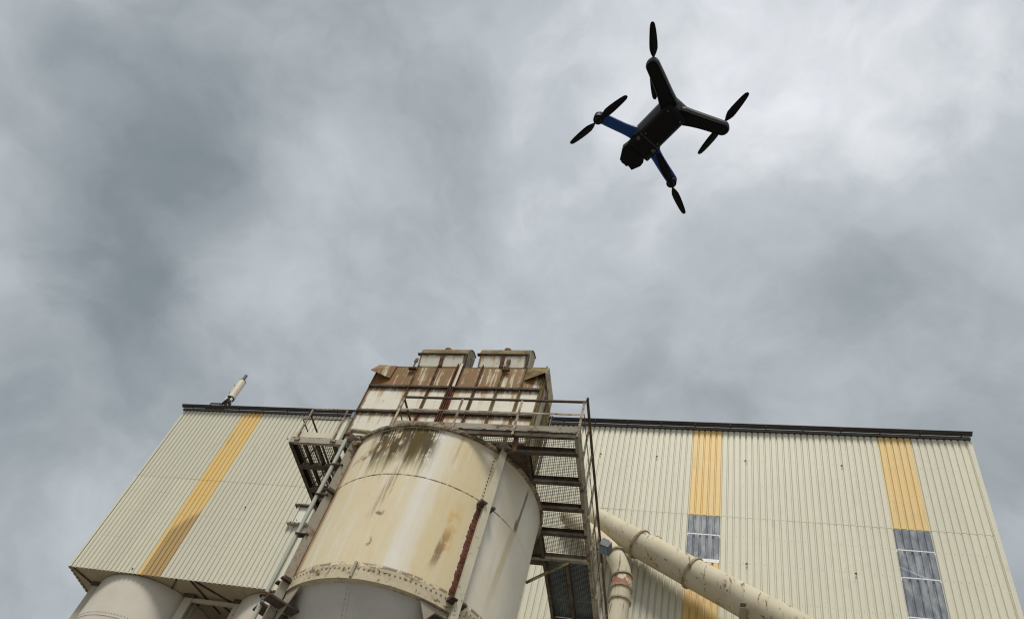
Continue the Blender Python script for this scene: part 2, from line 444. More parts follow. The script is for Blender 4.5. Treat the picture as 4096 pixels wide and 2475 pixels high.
# ================================================================== WAREHOUSE
WY = 21.0; PW = .995; X0 = -.75                      # wall plane, sheet width, grid origin
WL, WR = -22.80, 7.93
Z_EAVE, Z_LAP, Z_SOF = 25.42, 21.42, 16.45
OVER_END = -11.695                                   # wall stands on the ground right of this
wh = thing('warehouse', 'tall cream corrugated warehouse with yellow stripes and a dark eaves gutter', 'building', (-7.5, 30, 0))
OUT, SLP, INN, DEP = .130, .020, .029, .046
def sheet_mesh(name, w, h, m):
    me = bpy.data.meshes.new(name); xs = []
    x = 0.0
    pts = [(0.0, 1)]
    while x < w - 1e-4:
        for dx, d in ((SLP, 1), (INN, 1), (SLP, 0), (OUT, 0)):
            pass
        seq = ((INN/2, 1), (INN/2+SLP, 0), (INN/2+SLP+OUT, 0), (INN/2+2*SLP+OUT, 1), (INN+2*SLP+OUT, 1))
        for dx, d in seq:
            if x + dx <= w + 1e-6: pts.append((x + dx, d))
        x += INN + 2*SLP + OUT
    if pts[-1][0] < w - 1e-4: pts.append((w, pts[-1][1]))
    vs = []; fs = []
    for i, (px_, d) in enumerate(pts):
        y_ = 0.0 if d == 0 else DEP
        vs += [(px_, y_, 0), (px_, y_, h)]
    for i in range(len(pts) - 1): fs.append((2*i, 2*i+2, 2*i+3, 2*i+1))
    # returned lower edge gives the sheet its thickness
    k = len(vs)
    for i, (px_, d) in enumerate(pts): vs.append((px_, (0.0 if d == 0 else DEP) + .006, 0))
    for i in range(len(pts) - 1): fs.append((2*i, k+i, k+i+1, 2*i+2))
    me.from_pydata(vs, [], fs); me.update(); me.materials.append(m); return me
cache = {}
def sheet(name, m, x0, x1, z0, z1, proud=0.0, label=None):
    key = (m.name, round(x1 - x0, 3), round(z1 - z0, 3))
    if key not in cache: cache[key] = sheet_mesh(name, x1 - x0, z1 - z0, m)
    o = link_mesh(name, cache[key], wh, (x0, WY - proud + random.uniform(-.0015, .0015), z0))
    if label: o['label'] = label
    return o
k0 = -22; k1 = 8
for k in range(-23, 9):
    xa = max(X0 + k*PW, WL); xb = min(X0 + (k+1)*PW, WR)
    if xb - xa < .02: continue
    yel = k in (-19, 0, 6)
    sheet('cladding_sheet', YELLOW if yel else CREAM, xa, xb, Z_LAP - .10, Z_EAVE + .1, .006, 'yellow corrugated sheet' if yel else None)
    if k == 0:
        sheet('skylight_sheet', SKYLIGHT, xa, xb, 19.46, Z_LAP)
        sheet('cladding_sheet', YELLOW, xa, xb, Z_SOF, 19.37, 0, 'yellow corrugated sheet')
    elif k == 6:
        sheet('skylight_sheet', SKYLIGHT, xa, xb, Z_SOF, Z_LAP)
    elif k == -19:
        sheet('cladding_sheet', YELLOW_STAINED, xa, xb, Z_SOF, Z_LAP, 0, 'yellow corrugated sheet with brown grime on its lower end')
    else:
        sheet('cladding_sheet', CREAM, xa, xb, Z_SOF, Z_LAP)
    if xa >= OVER_END - .01:
        sheet('cladding_sheet', CREAM, xa, xb, 8.4, Z_SOF + .08, -.010)
        sheet('cladding_sheet', CREAM, xa, xb, 0.0, 8.48, -.019)
# grimed stained sheet uses local height: re-origin handled in the material by z of the sheet
# white flashing under the left window
b = B(); box(b, X0 + .01, X0 + PW - .01, WY - .004, WY + .03, 19.35, 19.475); part('flashing_strip', b, WHITE_TRIM, wh)
# purlins that show through the translucent sheets
for xa, zs in ((X0, (20.48,)), (X0 + 6*PW, (20.47, 19.42, 18.02))):
    for z in zs:
        b = B(); box(b, xa - .1, xa + PW + .1, WY + .045, WY + .065, z - .045, z + .045); part('purlin', b, WHITE_TRIM, wh)
        b = B(); box(b, xa + .02, xa + PW - .02, WY - .004, WY + .032, z - .020, z + .020); part('fixing_strip', b, WHITE_TRIM, wh)
b = B(); bar(b, (X0 + 6*PW - .1, WY + .10, 19.95), (X0 + 7*PW + .1, WY + .10, 19.30), .02, .05); part('wind_brace', b, WHITE_TRIM, wh)
# interior behind the translucent sheets: back wall, floor slab inside, roof
b = B(); box(b, WL + .2, WR - .2, WY + 3.4, WY + 3.5, Z_SOF + .2, Z_EAVE - .1); part('inner_wall', b, DARKHOLE, wh)
b = B()
quadbox(b, [(WL-.05, WY-.05, Z_EAVE+.10), (WR+.05, WY-.05, Z_EAVE+.10), (WR+.05, 45, Z_EAVE+2.2), (WL-.05, 45, Z_EAVE+2.2),
            (WL-.05, WY-.05, Z_EAVE+.22), (WR+.05, WY-.05, Z_EAVE+.22), (WR+.05, 45, Z_EAVE+2.32), (WL-.05, 45, Z_EAVE+2.32)])
part('roof', b, ROOF, wh)
# gutter: half-round trough with a rolled front edge, dark fascia behind and stop ends
b = B()
prof = [(math.cos(a) * .085, math.sin(a) * .085) for a in [math.pi + i * math.pi / 10 for i in range(11)]]
gy, gz = WY - .15, 25.67
ring = [[b.verts.new((x, gy + p[0], gz + p[1])) for p in prof] for x in (WL - .06, WR + .08)]
for j in range(10):
    fc = b.faces.new((ring[0][j], ring[1][j], ring[1][j+1], ring[0][j+1])); fc.smooth = True
for rg in ring: b.faces.new([b.verts.new(v.co) for v in rg])
gut = part('gutter', b, GUTTER, wh)
b = B(); tube(b, [(WL - .07, gy - .088, gz + .010), (WR + .09, gy - .088, gz + .010)], .018, 8); part('gutter_lip', b, GUTTER, gut)
b = B(); box(b, WL, WR, WY - .045, WY - .012, 25.50, 25.60); part('fascia', b, GUTTER, gut)
for i in range(26):
    x = WL + .5 + i * 1.2; b = B(); box(b, x - .015, x + .015, gy - .10, WY - .046, gz - .098, gz - .086); part('gutter_bracket', b, GUTTER, gut)
# ends, rear, inner skirt
def end_wall(x, sgn, y0, y1, z0, z1):
    b = B(); y = y0; pts = []
    while y < y1:
        for dy, d in ((0, 0), (OUT, 0), (OUT+SLP, 1), (OUT+SLP+INN, 1)): pts.append((min(y+dy, y1), d))
        y += OUT + 2*SLP + INN
    lo = [b.verts.new((x + sgn * (0 if d else DEP), yy, z0)) for yy, d in pts]; hi = [b.verts.new((x + sgn * (0 if d else DEP), yy, z1)) for yy, d in pts]
    for i in range(len(pts)-1): b.faces.new((lo[i], lo[i+1], hi[i+1], hi[i]))
    return b
part('end_wall', end_wall(WL + .046, -1, WY + .05, 44, Z_SOF, Z_EAVE + .1), CREAM_END, wh, label='corrugated left end wall')
part('end_wall', end_wall(WR + .005, 1, WY + .04, 44, 0, Z_EAVE + .1), CREAM_END, wh, label='corrugated right end wall')
b = B(); box(b, WR - .07, WR + .055, WY - .030, WY - .012, 0, Z_EAVE); box(b, WR + .043, WR + .055, WY - .012, WY + .12, 0, Z_EAVE); part('corner_trim', b, CREAM, wh)
b = B(); box(b, WL, WR, 44, 44.1, 0, Z_EAVE + 2.0); part('rear_wall', b, CREAM_END, wh)
# soffit of the overhanging left part, in boards, with bracing under it
sx = WL + .06; 
for i in range(6):
    xa = sx + i * 1.85; xb = min(xa + 1.85, OVER_END)
    b = B(); box(b, xa + .006, xb - .006, WY + .045, 28.0, Z_SOF + .06, Z_SOF + .10); part('soffit_panel', b, SOFFIT, wh)
b = B(); box(b, WL + .04, OVER_END, WY + .05, 28.0, Z_SOF + .103, Z_SOF + .14); part('soffit_deck', b, DARKHOLE, wh)
for a_, c_ in (((-22.6, 21.15), (-21.9, 22.7)), ((-18.0, 21.1), (-19.2, 22.6)), ((-17.4, 21.1), (-16.9, 22.9)), ((-17.2, 21.1), (-15.8, 22.4)), ((-16.6, 22.3), (-15.6, 24.5)), ((-21.5, 23), (-17, 26))):
    b = B(); bar(b, (*a_, Z_SOF + .03), (*c_, Z_SOF + .03), .05, .05); part('soffit_brace', b, STEEL_DARK, wh)
b = B(); box(b, WL + .1, OVER_END, 27.5, 27.6, 0, Z_SOF + .05); part('undercroft_wall', b, SOFFIT, wh)
b = B(); box(b, OVER_END - .02, OVER_END + .02, WY + .05, 27.5, 0, Z_SOF); part('undercroft_side', b, SOFFIT, wh)
# fasteners
b = B()
for z in (24.0, 22.75, 20.48, 19.42, 18.05):
    for i in range(int((WR - WL) / .199) + 1):
        x = X0 - 22.16 * PW + .10 + (i * .199)
        x = X0 + .0995 + (i - 110) * .199
        if x < WL + .05 or x > WR - .05: continue
        if random.random() < .1: continue
        box(b, x - .005, x + .005, WY - .012, WY - .003, z - .005, z + .005)
part('cladding_screws', b, SCREW, wh, kind='stuff')
for x, z in ((-3.92, 23.985), (-1.943, 23.99), (1.013, 24.0), (1.031, 19.41), (4.009, 23.985), (4.031, 19.40), (-16.886, 20.04), (-16.793, 23.97), (-19.955, 16.64), (-10.0, 23.98)):
    b = B(); dome(b, (x, WY - .010, z), (0, -1, 0), .034, .03, 10); part('bolt', b, DARKHOLE, wh)

# framed ventilation hatch on the cladding beside the big silo
vt = thing('wall_vent', 'small white hatch in a frame on the corrugated wall left of the big silo', 'vent', (-14.3, WY, 19.36))
b = B(); box(b, -14.52, -14.02, WY - .13, WY - .01, 19.40, 20.16); part('hatch_panel', b, mat_rusty('hatch_enamel', (.72, .70, .64), (.30, .17, .09), (.68, .65, .58), .62, .75, 3.0, .5), vt)
b = B(); box(b, -14.74, -13.86, WY - .24, WY - .01, 20.16, 20.23); part('top_rail', b, STEEL_DARK, vt)
b = B(); box(b, -14.76, -13.88, WY - .16, WY - .01, 19.33, 19.398); part('bottom_rail', b, LEG_GREY, vt)
for x in (-14.58, -13.96):
    b = B(); box(b, x - .05, x + .05, WY - .17, WY - .01, 19.40, 20.158); part('side_rail', b, CREAM, vt)
for x in (-14.6, -14.42, -14.25, -13.95):
    b = B(); dome(b, (x, WY - .162, 19.36), (0, -1, 0), .03, .03); part('bolt', b, SCREW, vt)
b = B(); dome(b, (-14.42, WY - .132, 19.52), (0, -1, 0), .025, .02); part('bolt', b, SCREW, vt)

# ================================================================== silos under the overhang + their steel frame
def small_silo(name, c, label):
    t = thing(name, label, 'silo', (c[0], c[1], 0), 'pale silos under the warehouse overhang')
    b = B(); lathe(b, [(2.427, 4.6), (2.427, 14.66), (2.432, 14.67), (2.432, 16.48)], c, 96); part('shell', b, SILO_PLAIN, t)
    b = B(); lathe(b, [(.4, 1.6), (2.42, 4.6)], c, 64); part('hopper', b, HOPPER, t)
    b = B(); lathe(b, [(2.437, 14.655), (2.437, 14.668)], c, 96); part('seam', b, STEEL_DARK, t)
    b = B()
    for i in range(60):
        a = -math.pi + i * math.pi / 60
        dome(b, (c[0] + 2.430*math.cos(a), c[1] + 2.430*math.sin(a), 14.79), (math.cos(a), math.sin(a), 0), .022, .018, 6)
    part('bolt_row', b, SCREW, t, kind='stuff')
    for s in (-1, 1):
        for q in (-1, 1):
            b = B(); box(b, c[0] + s*1.25 - .12, c[0] + s*1.25 + .12, c[1] + q*1.25 - .12, c[1] + q*1.25 + .12, 0, 4.9); part('leg', b, LEG_GREY, t)
    return t
small_silo('silo', (-20.0, 23.57), 'pale round silo under the overhang at the far left')
small_silo('silo', (-13.9, 23.62), 'pale round silo under the overhang, half hidden behind the big silo leg')
fr = thing('steel_frame', 'grey steel portal frame between the two silos under the overhang', 'frame', (-18.5, 22, 0))
POST = mat_rusty('pale_post_paint', (.50, .455, .365), (.24, .17, .11), (.44, .40, .32), .58, .72, 1.6, .55)
for x in (-22.06, -17.93, -15.82):
    b = B(); box(b, x - .015, x + .325, 21.93, 22.0, 0, Z_SOF - .1); box(b, x + .14, x + .17, 22.0, 22.25, 0, Z_SOF - .1); box(b, x - .015, x + .325, 22.25, 22.3, 0, Z_SOF - .1)
    part('post', b, POST, fr)
    b = B(); box(b, x - .08, x + .40, 21.88, 22.36, Z_SOF - .1, Z_SOF + .05); part('head_plate', b, STEEL_DARK, fr)
b = B(); box(b, -17.6, -15.84, 21.95, 22.05, Z_SOF - .22, Z_SOF - .08); part('head_beam', b, POST, fr)
b = B(); bar(b, (-17.5, 22.3, 12.6), (-15.9, 22.3, 15.2), .10, .06); part('brace', b, STEEL_DARK, fr)

# ================================================================== BIG SILO
SC = (-6.22, 14.0); SR = 2.427
def ring_pt(deg, r, z):      # 0 degrees towards the yard (-y), positive to the right
    a = R(deg); return Vector((SC[0] + r * math.sin(a), SC[1] - r * math.cos(a), z))
big = thing('silo', 'big rust-streaked white silo in the foreground with a grey hopper', 'silo', (SC[0], SC[1], 0))
b = B(); lathe(b, [(SR, 10.30), (SR, 13.015), (SR + .006, 13.02), (SR + .006, 14.55)], SC, 160); part('shell', b, SILO, big)
b = B(); lathe(b, [(0.01, 14.80), (SR, 14.57)], SC, 96); part('roof', b, RIM, big)
b = B()
N = 220; prof = [(SR + .004, 14.50), (SR + .075, 14.505), (SR + .085, 14.56), (SR + .07, 14.605), (SR - .06, 14.61)]
ver = []
for j in range(N):
    a = 2*math.pi*j/N; wr = random.uniform(-.006, .010)
    ver.append([b.verts.new((SC[0] + (r + wr)*math.cos(a), SC[1] + (r + wr)*math.sin(a), z + random.uniform(-.008, .012) * (i > 1))) for i, (r, z) in enumerate(prof)])
for j in range(N):
    for i in range(len(prof)-1): b.faces.new((ver[j][i], ver[(j+1)%N][i], ver[(j+1)%N][i+1], ver[j][i+1]))
part('top_rim', b, RIM, big)
b = B(); lathe(b, [(SR + .008, 14.492), (SR + .022, 14.492), (SR + .022, 14.500)], SC, 128); part('rim_bead', b, LEG_CREAM, big)
b = B(); lathe(b, [(.35, 5.9), (2.34, 10.26)], SC, 128); hop = part('hopper', b, HOPPER, big)
b = B(); lathe(b, [(2.20, 10.255), (2.34, 10.255)], SC, 128); part('hopper_top', b, STEEL_DARK, hop)
b = B(); lathe(b, [(2.30, 10.22), (SR + .030, 10.22), (SR + .030, 10.250), (SR + .018, 10.255), (SR + .018, 10.55), (SR + .001, 10.553)], SC, 160); ring_o = part('flange_ring', b, RING, big)
b = B()
for i in range(150):
    a = -180 + i * 2.4; p = ring_pt(a, SR + .018, 10.47); d = p - Vector((SC[0], SC[1], p.z)); dome(b, p, d, .021, .022, 8)
part('bolt_row', b, LEG_GREY, ring_o, kind='stuff')
# hopper plate seam with its rivets
def hop_pt(deg, z, off=0.0):
    r = .35 + (2.34 - .35) * (z - 5.9) / (10.26 - 5.9); return ring_pt(deg, r + off, z)
for dg in (-3, 57, -63, 117, -123, 177):
    b = B(); p0 = hop_pt(dg, 10.2, .002); p1 = hop_pt(dg, 6.2, .002)
    s = ring_pt(dg + 90, 1, 0) - Vector((SC[0], SC[1], 0)); bar(b, p0, p1, .05, .012, up=ring_pt(dg, 1, 0) - Vector((SC[0], SC[1], 0)))
    sm = part('plate_seam', b, HOPPER, hop)
    b = B()
    for i in range(44):
        z = 10.12 - i * .088; p = hop_pt(dg - 1.1, z, .006); dome(b, p, ring_pt(dg, 1, -.45) - Vector((SC[0], SC[1], 0)), .020, .018, 7)
    part('rivet_row', b, HOPPER, hop, kind='stuff')
# stiffener clip on the ring at the seam
b = B(); p = ring_pt(-2.0, SR + .06, 10.42)
s_ = (ring_pt(-2, 1, 0) - Vector((SC[0], SC[1], 0))); 
bar(b, ring_pt(-2, SR + .02, 10.24), ring_pt(-2, SR + .02, 10.60), .05, .10, up=s_); part('ring_clip', b, LEG_GREY, ring_o)
# legs: channel columns on the shell, brackets, gussets
for dg, m_leg in ((45, LEG_CREAM), (-45, LEG_GREY), (135, LEG_GREY), (-135, LEG_GREY)):
    rad = (ring_pt(dg, 1, 0) - Vector((SC[0], SC[1], 0))); tan = Vector((-rad.y, rad.x, 0)) 
    def rb(bm, r0, r1, t0, t1, z0, z1):
        c = Vector((SC[0], SC[1], 0)); q = [c + rad*r0 + tan*t0, c + rad*r1 + tan*t0, c + rad*r1 + tan*t1, c + rad*r0 + tan*t1]
        quadbox(bm, [v + Vector((0,0,z0)) for v in q] + [v + Vector((0,0,z1)) for v in q])
    b = B()
    rb(b, SR + .012, SR + .15, -.012, .012, 0, 14.60)                 # web
    rb(b, SR + .150, SR + .168, -.035, .115, 0, 14.60)                 # outer flange
    rb(b, SR + .002, SR + .020, -.110, .09, 10.56, 14.49)              # inner flange against the shell
    rb(b, SR + .012, SR + .15, .092, .112, 0, 14.60)
    leg = part('leg', b, m_leg, big, label='cream painted column' if dg == 45 else None)
    b = B(); rb(b, SR + .0, SR + .28, -.16, .20, 14.605, 14.635); part('leg_cap', b, STEEL_RUST, leg)
    for z in (12.86, 10.40):
        b = B(); rb(b, SR + .01, SR + .23, -.15, -.013, z, z + .03); rb(b, SR + .01, SR + .23, .114, .20, z, z + .03)
        rb(b, SR + .01, SR + .19, -.145, -.13, z + .03, z + .09); rb(b, SR + .01, SR + .19, .175, .19, z + .03, z + .09)
        part('bracket', b, STEEL_DARK, leg)
    b = B(); rb(b, SR - .35, SR + .34, -.42, -.013, 9.80, 9.84); rb(b, SR - .35, SR + .34, .124, .42, 9.80, 9.84); part('bracket', b, STEEL_DARK, leg)
    b = B()                                                             # gusset below the ring
    c = Vector((SC[0], SC[1], 0))
    for t0, t1, tt in ((-.60, -.02, -.15), (.14, .60, .15)):
        a0, a1, a2 = (t0, t1, tt) if t0 < 0 else (t1, t0, tt)
        P_ = lambda t, r, z: c + rad*r + tan*t + Vector((0, 0, z))
        quadbox(b, [P_(a1, SR-.03, 9.3), P_(a2 - .05*(1 if t0>0 else -1)*0, SR-.03, 9.3), P_(a0, SR-.10, 10.19), P_(a1, SR-.03, 10.19),
                    P_(a1, SR-.01, 9.3), P_(a2, SR-.01, 9.3), P_(a0, SR-.08, 10.19), P_(a1, SR-.01, 10.19)])
    part('gusset', b, LEG_GREY, leg)
    b = B()
    for i in range(36):
        p = c + rad*(SR + .0205) + tan*(-.070) + Vector((0, 0, 10.66 + i * .105)); dome(b, p, rad, .017, .018, 7)
    part('bolt_row', b, BROWN_RUST, leg, kind='stuff')
    if dg == 45:
        b = B(); vs = []; n_ = 60; inn = []; out = []
        for i in range(n_ + 1):
            z = 10.56 + (12.84 - 10.56) * i / n_; e = .110 + .030 * math.sin(min(1, (n_ - i) / 16) * 1.57) + random.uniform(-.018, .016)
            inn.append((b.verts.new(c + rad*(SR + .0225) + tan*(-.014) + Vector((0, 0, z))), b.verts.new(c + rad*(SR + .0225) + tan*(-.1115) + Vector((0, 0, z)))))
            e = max(e, .116); ang_ = e / SR; out.append(b.verts.new(c + rad*(SR*math.cos(ang_) + .006) + tan*(-SR*math.sin(ang_)) + Vector((0, 0, z))))
        for i in range(n_): b.faces.new((inn[i][0], inn[i+1][0], inn[i+1][1], inn[i][1])); b.faces.new((inn[i][1], inn[i+1][1], out[i+1], out[i]))
        part('rusted_flange', b, RED_RUST, leg, label='red rusted strip beside the column')

# ================================================================== filter housing on the silo roof
FY = 13.0
fl = thing('dust_filter', 'rusty white box-shaped dust filter with two round-topped hoods on the big silo', 'filter', (-6.5, 13.5, 14.7))
fx = [-8.88, -7.74, -7.165, -6.55, -5.915, -5.32, -4.715, -4.175]
zb = [14.78, 15.58, 16.61, 17.64, 18.56]
b = B(); box(b, -8.86, -4.165, FY + .03, FY + .92, 14.62, 18.52); part('body', b, FILTER_SIDE, fl)
for i in range(7):
    for j in range(4):
        x0, x1, z0, z1 = fx[i], fx[i+1], zb[j], zb[j+1]
        cx, cz, w, h = (x0+x1)/2, (z0+z1)/2, (x1-x0), (z1-z0)
        b = B(); box(b, x0 + .006, x1 - .006, FY, FY + .028, z0 + .006, z1 - .006)
        me_c = Vector((cx, FY, cz))
        o = part('panel', b, PANEL_TOP if j == 3 else PANEL, fl)
        # origin to the panel's own centre so that its wear follows its own edges
        o.data.transform(Matrix.Translation(base_of(fl) - me_c)); o.location = me_c - base_of(fl)
for z in (15.58, 16.61, 17.64):
    for xa, xb in ((-8.88, -6.60), (-6.50, -4.20)):
        b = B(); box(b, xa, xb, FY - .075, FY - .002, z - .008, z + .008); box(b, xa, xb, FY - .075, FY - .062, z + .008, z + .06); part('horizontal_bar', b, STEEL_DARK, fl)
for x, w in ((-7.74, .05), (-7.165, .05), (-5.915, .05), (-5.32, .05), (-4.715, .05), (-4.19, .05)):
    b = B()
    for z0, z1 in ((14.8, 15.57), (15.645, 16.60), (16.675, 17.63), (17.705, 18.62)):
        box(b, x - .006, x + .006, FY - .055, FY - .003, z0, z1)
    box(b, x - w, x + w, FY - .010, FY - .002, 14.8, 18.56)
    quadbox(b, [(x-.03, FY-.03, 18.6), (x+.03, FY-.03, 18.6), (x+.03, FY-.012, 18.6), (x-.03, FY-.012, 18.6), (x-.004, FY-.03, 18.70), (x+.004, FY-.03, 18.70), (x+.004, FY-.012, 18.70), (x-.004, FY-.012, 18.70)])
    part('vertical_rib', b, BROWN_RUST if x in (-7.165, -5.915) else HOODROOF, fl)
b = B()
for x in (-6.61, -6.55, -6.49): box(b, x - .008, x + .008, FY - .07, FY - .003, 14.8, 18.68)
box(b, -6.67, -6.43, FY - .018, FY - .003, 14.8, 18.62); part('centre_channel', b, RED_RUST, fl, label='red rusted double rib down the middle')
b = B(); box(b, -6.525, -6.455, FY - .085, FY - .071, 17.68, 18.66); part('cover_strip', b, LEG_CREAM, fl)
b = B(); box(b, -8.90, -8.872, FY - .03, FY + .9, 14.7, 18.3); part('corner_angle', b, BROWN_RUST, fl)
b = B(); box(b, -4.165, -4.145, FY - .03, FY + .12, 14.7, 18.4); part('corner_angle', b, HOODROOF, fl)
# bent flaps at the two top corners
b = B(); quadbox(b, [(-8.90, FY-.30, 18.05), (-8.40, FY-.04, 18.02), (-8.40, FY-.02, 18.02), (-8.90, FY-.28, 18.05), (-8.88, FY-.06, 18.58), (-8.36, FY-.04, 18.575), (-8.36, FY-.02, 18.575), (-8.88, FY-.03, 18.58)]); part('corner_flap', b, PANEL_TOP, fl)
b = B(); quadbox(b, [(-4.68, FY-.04, 18.05), (-4.13, FY-.22, 18.16), (-4.13, FY-.20, 18.16), (-4.68, FY-.02, 18.05), (-4.66, FY-.05, 18.58), (-4.12, FY-.06, 18.57), (-4.12, FY-.03, 18.57), (-4.66, FY-.02, 18.58)]); part('corner_flap', b, HOODROOF, fl)
b = B(); quadbox(b, [(-4.132, FY-.22, 18.13), (-4.112, FY-.22, 18.13), (-4.112, FY+.98, 17.95), (-4.132, FY+.98, 17.95), (-4.132, FY-.06, 18.58), (-4.112, FY-.06, 18.58), (-4.112, FY+.98, 18.58), (-4.132, FY+.98, 18.58)]); part('side_flashing', b, FILTER_SIDE, fl)
b = B(); box(b, -4.16, -4.08, FY + .60, FY + .95, 14.7, 17.94); part('side_duct', b, HOODROOF, fl)
b = B(); box(b, -4.11, -4.06, FY + .20, FY + .26, 17.6, 17.95); part('latch', b, BROWN_RUST, fl)
b = B(); box(b, -8.90, -4.12, FY + .0, FY + .96, 18.565, 18.60); part('top_plate', b, HOODROOF, fl)
for x in (-7.85, -5.24):            # lifting eyes
    b = B(); tube(b, [(x, FY - .07, 18.42), (x, FY - .07, 18.70)], .022, 8); 
    for i in range(1): tube(b, [(x, FY - .07, 18.66), (x, FY - .07, 18.74), (x, FY - .07, 18.86), (x, FY - .07, 18.90)], [.02, .06, .05, .01], 10, squash=.5)
    box(b, x - .11, x + .11, FY - .12, FY - .02, 18.395, 18.42); part('lifting_eye', b, BROWN_RUST, fl)
for xa, xb in ((-7.79, -6.47), (-6.08, -4.76)):
    b = B(); cy = FY + .52
    pr = [(FY + .02, 18.60), (FY - .09, 19.05)] + [(cy - .61*math.cos(a), 19.05 + .66*math.sin(a)) for a in [i*math.pi/24 for i in range(1, 13)]] + [(cy + .02, 19.66), (cy + .06, 18.60)]
    for x, flip in ((xa, 1), (xb, 0)):
        b.faces.new([b.verts.new((x, y, z)) for y, z in pr])
    fa = [b.verts.new((xa, *pr[i])) for i in (0, 1)]; fb = [b.verts.new((xb, *pr[i])) for i in (0, 1)]
    b.faces.new((fa[0], fb[0], fb[1], fa[1]))
    hood = part('hood', b, FILTER_SIDE, fl)
    b = B(); rx = pr[1:-2]
    A = [b.verts.new((xa - .03, y, z + .004)) for y, z in rx]; Bv = [b.verts.new((xb + .03, y, z + .004)) for y, z in rx]
    for i in range(len(rx)-1):
        q = b.faces.new((A[i], Bv[i], Bv[i+1], A[i+1])); q.smooth = True
    part('hood_roof', b, HOODROOF, hood)
    for i in range(2):
        x0 = xa + i*(xb - xa)/2; x1 = x0 + (xb - xa)/2
        b = B(); quadbox(b, [(x0+.02, FY-.006, 18.62), (x1-.02, FY-.006, 18.62), (x1-.02, FY+.016, 18.62), (x0+.02, FY+.016, 18.62), (x0+.02, FY-.104, 19.01), (x1-.02, FY-.104, 19.01), (x1-.02, FY-.082, 19.01), (x0+.02, FY-.082, 19.01)]); o = part('hood_panel', b, PANEL, hood)
        c_ = Vector(((x0+x1)/2, FY, 18.8)); o.data.transform(Matrix.Translation(base_of(hood) - c_)); o.location = c_ - base_of(hood)
    b = B(); box(b, xa - .07, xb + .04, FY - .15, FY - .06, 19.015, 19.05); quadbox(b, [(xb, FY-.04, 18.6), (xb+.035, FY-.04, 18.6), (xb+.035, FY+.06, 18.6), (xb, FY+.06, 18.6), (xb, FY-.145, 19.012), (xb+.035, FY-.145, 19.012), (xb+.035, FY-.05, 19.012), (xb, FY-.05, 19.012)]); part('drip_edge', b, STEEL_DARK, hood)
    xm = (xa + xb) / 2
    b = B(); quadbox(b, [(xm-.05, FY-.03, 18.6), (xm+.05, FY-.03, 18.6), (xm+.05, FY-.008, 18.6), (xm-.05, FY-.008, 18.6), (xm-.05, FY-.128, 19.012), (xm+.05, FY-.128, 19.012), (xm+.05, FY-.106, 19.012), (xm-.05, FY-.106, 19.012)]); part('hood_rib', b, BROWN_RUST, hood)
    b = B(); tube(b, [(xm, cy - .42, 19.38), (xm, cy - .44, 19.50), (xm, cy - .44, 19.54)], [.12, .10, .03], 12); part('hood_knob', b, BROWN_RUST, hood)
bp = thing('conduit', 'short black upright conduit behind the right corner of the dust filter', 'conduit', (-3.95, 13.7, 14.8))
b = B(); tube(b, [(-3.95, 13.70, 14.8), (-3.95, 13.70, 17.42)], .035, 10); part('tube', b, GUTTER, bp)
b = B(); tube(b, [(-3.95, 13.70, 17.42), (-3.95, 13.70, 17.50)], .045, 10); part('end_cap', b, GUTTER, bp)

# ================================================================== walkway round the silo top and catwalk to the warehouse
ZF = 14.75
def grating(bm, x0, x1, y0, y1, z, p=.048, t=.0085, h=.009):
    n = int((x1 - x0) / p)
    for i in range(n + 1):
        x = x0 + i * p; box(bm, x - t/2, x + t/2, y0, y1, z - h, z)
    n = int((y1 - y0) / p)
    for i in range(n + 1):
        y = y0 + i * p; box(bm, x0, x1, y - t/2, y + t/2, z - h * .9, z - .001)
CX0, CX1 = -3.90, -2.74
cw = thing('catwalk', 'rusty steel catwalk with grating floor between the big silo and the wall', 'catwalk', (-3.3, 15.0, ZF - .2))
b = B(); grating(b, CX0 + .05, CX1 - .04, 12.26, 15.70, ZF); part('grating', b, GRATE, cw, kind='stuff')
b = B(); grating(b, -6.9, CX1 - .04, 11.76, 12.18, ZF); part('grating', b, GRATE, cw, kind='stuff')
b = B(); grating(b, CX0 + .05, CX1 - .04, 15.78, 18.30, ZF); part('grating', b, GRATE, cw, kind='stuff')
for i, (ya, yb) in enumerate(((15.80, 16.698), (16.702, 17.548), (17.552, 18.30))):
    for xa, xb in ((CX0 + .05, -3.34), (-3.30, CX1 - .04)):
        b = B(); box(b, xa, xb, ya, yb, ZF + .003, ZF + .010); part('deck_plate', b, BLUEPLATE, cw)
def channel(bm, a, b_, w, h, flip=1):
    """C section from a to b_ (horizontal), web w thick, flanges towards flip"""
    a = Vector(a); b_ = Vector(b_); s, u = frame_of(b_ - a); s = s * flip
    bar(bm, a, b_, .014, h); o = s * w / 2
    bar(bm, a + o + u * (h/2 - .006), b_ + o + u * (h/2 - .006), w, .012); bar(bm, a + o - u * (h/2 - .006), b_ + o - u * (h/2 - .006), w, .012)
for name, x, fp in (('stringer', CX0, 1), ('stringer', CX1 + .015, -1)):
    b = B(); channel(b, (x, 11.74 if x > -3 else 12.25, ZF - .10), (x, 20.95, ZF - .10), .07, .20, fp); part(name, b, STEEL_DARK if x < -3 else STEEL_RUST, cw)
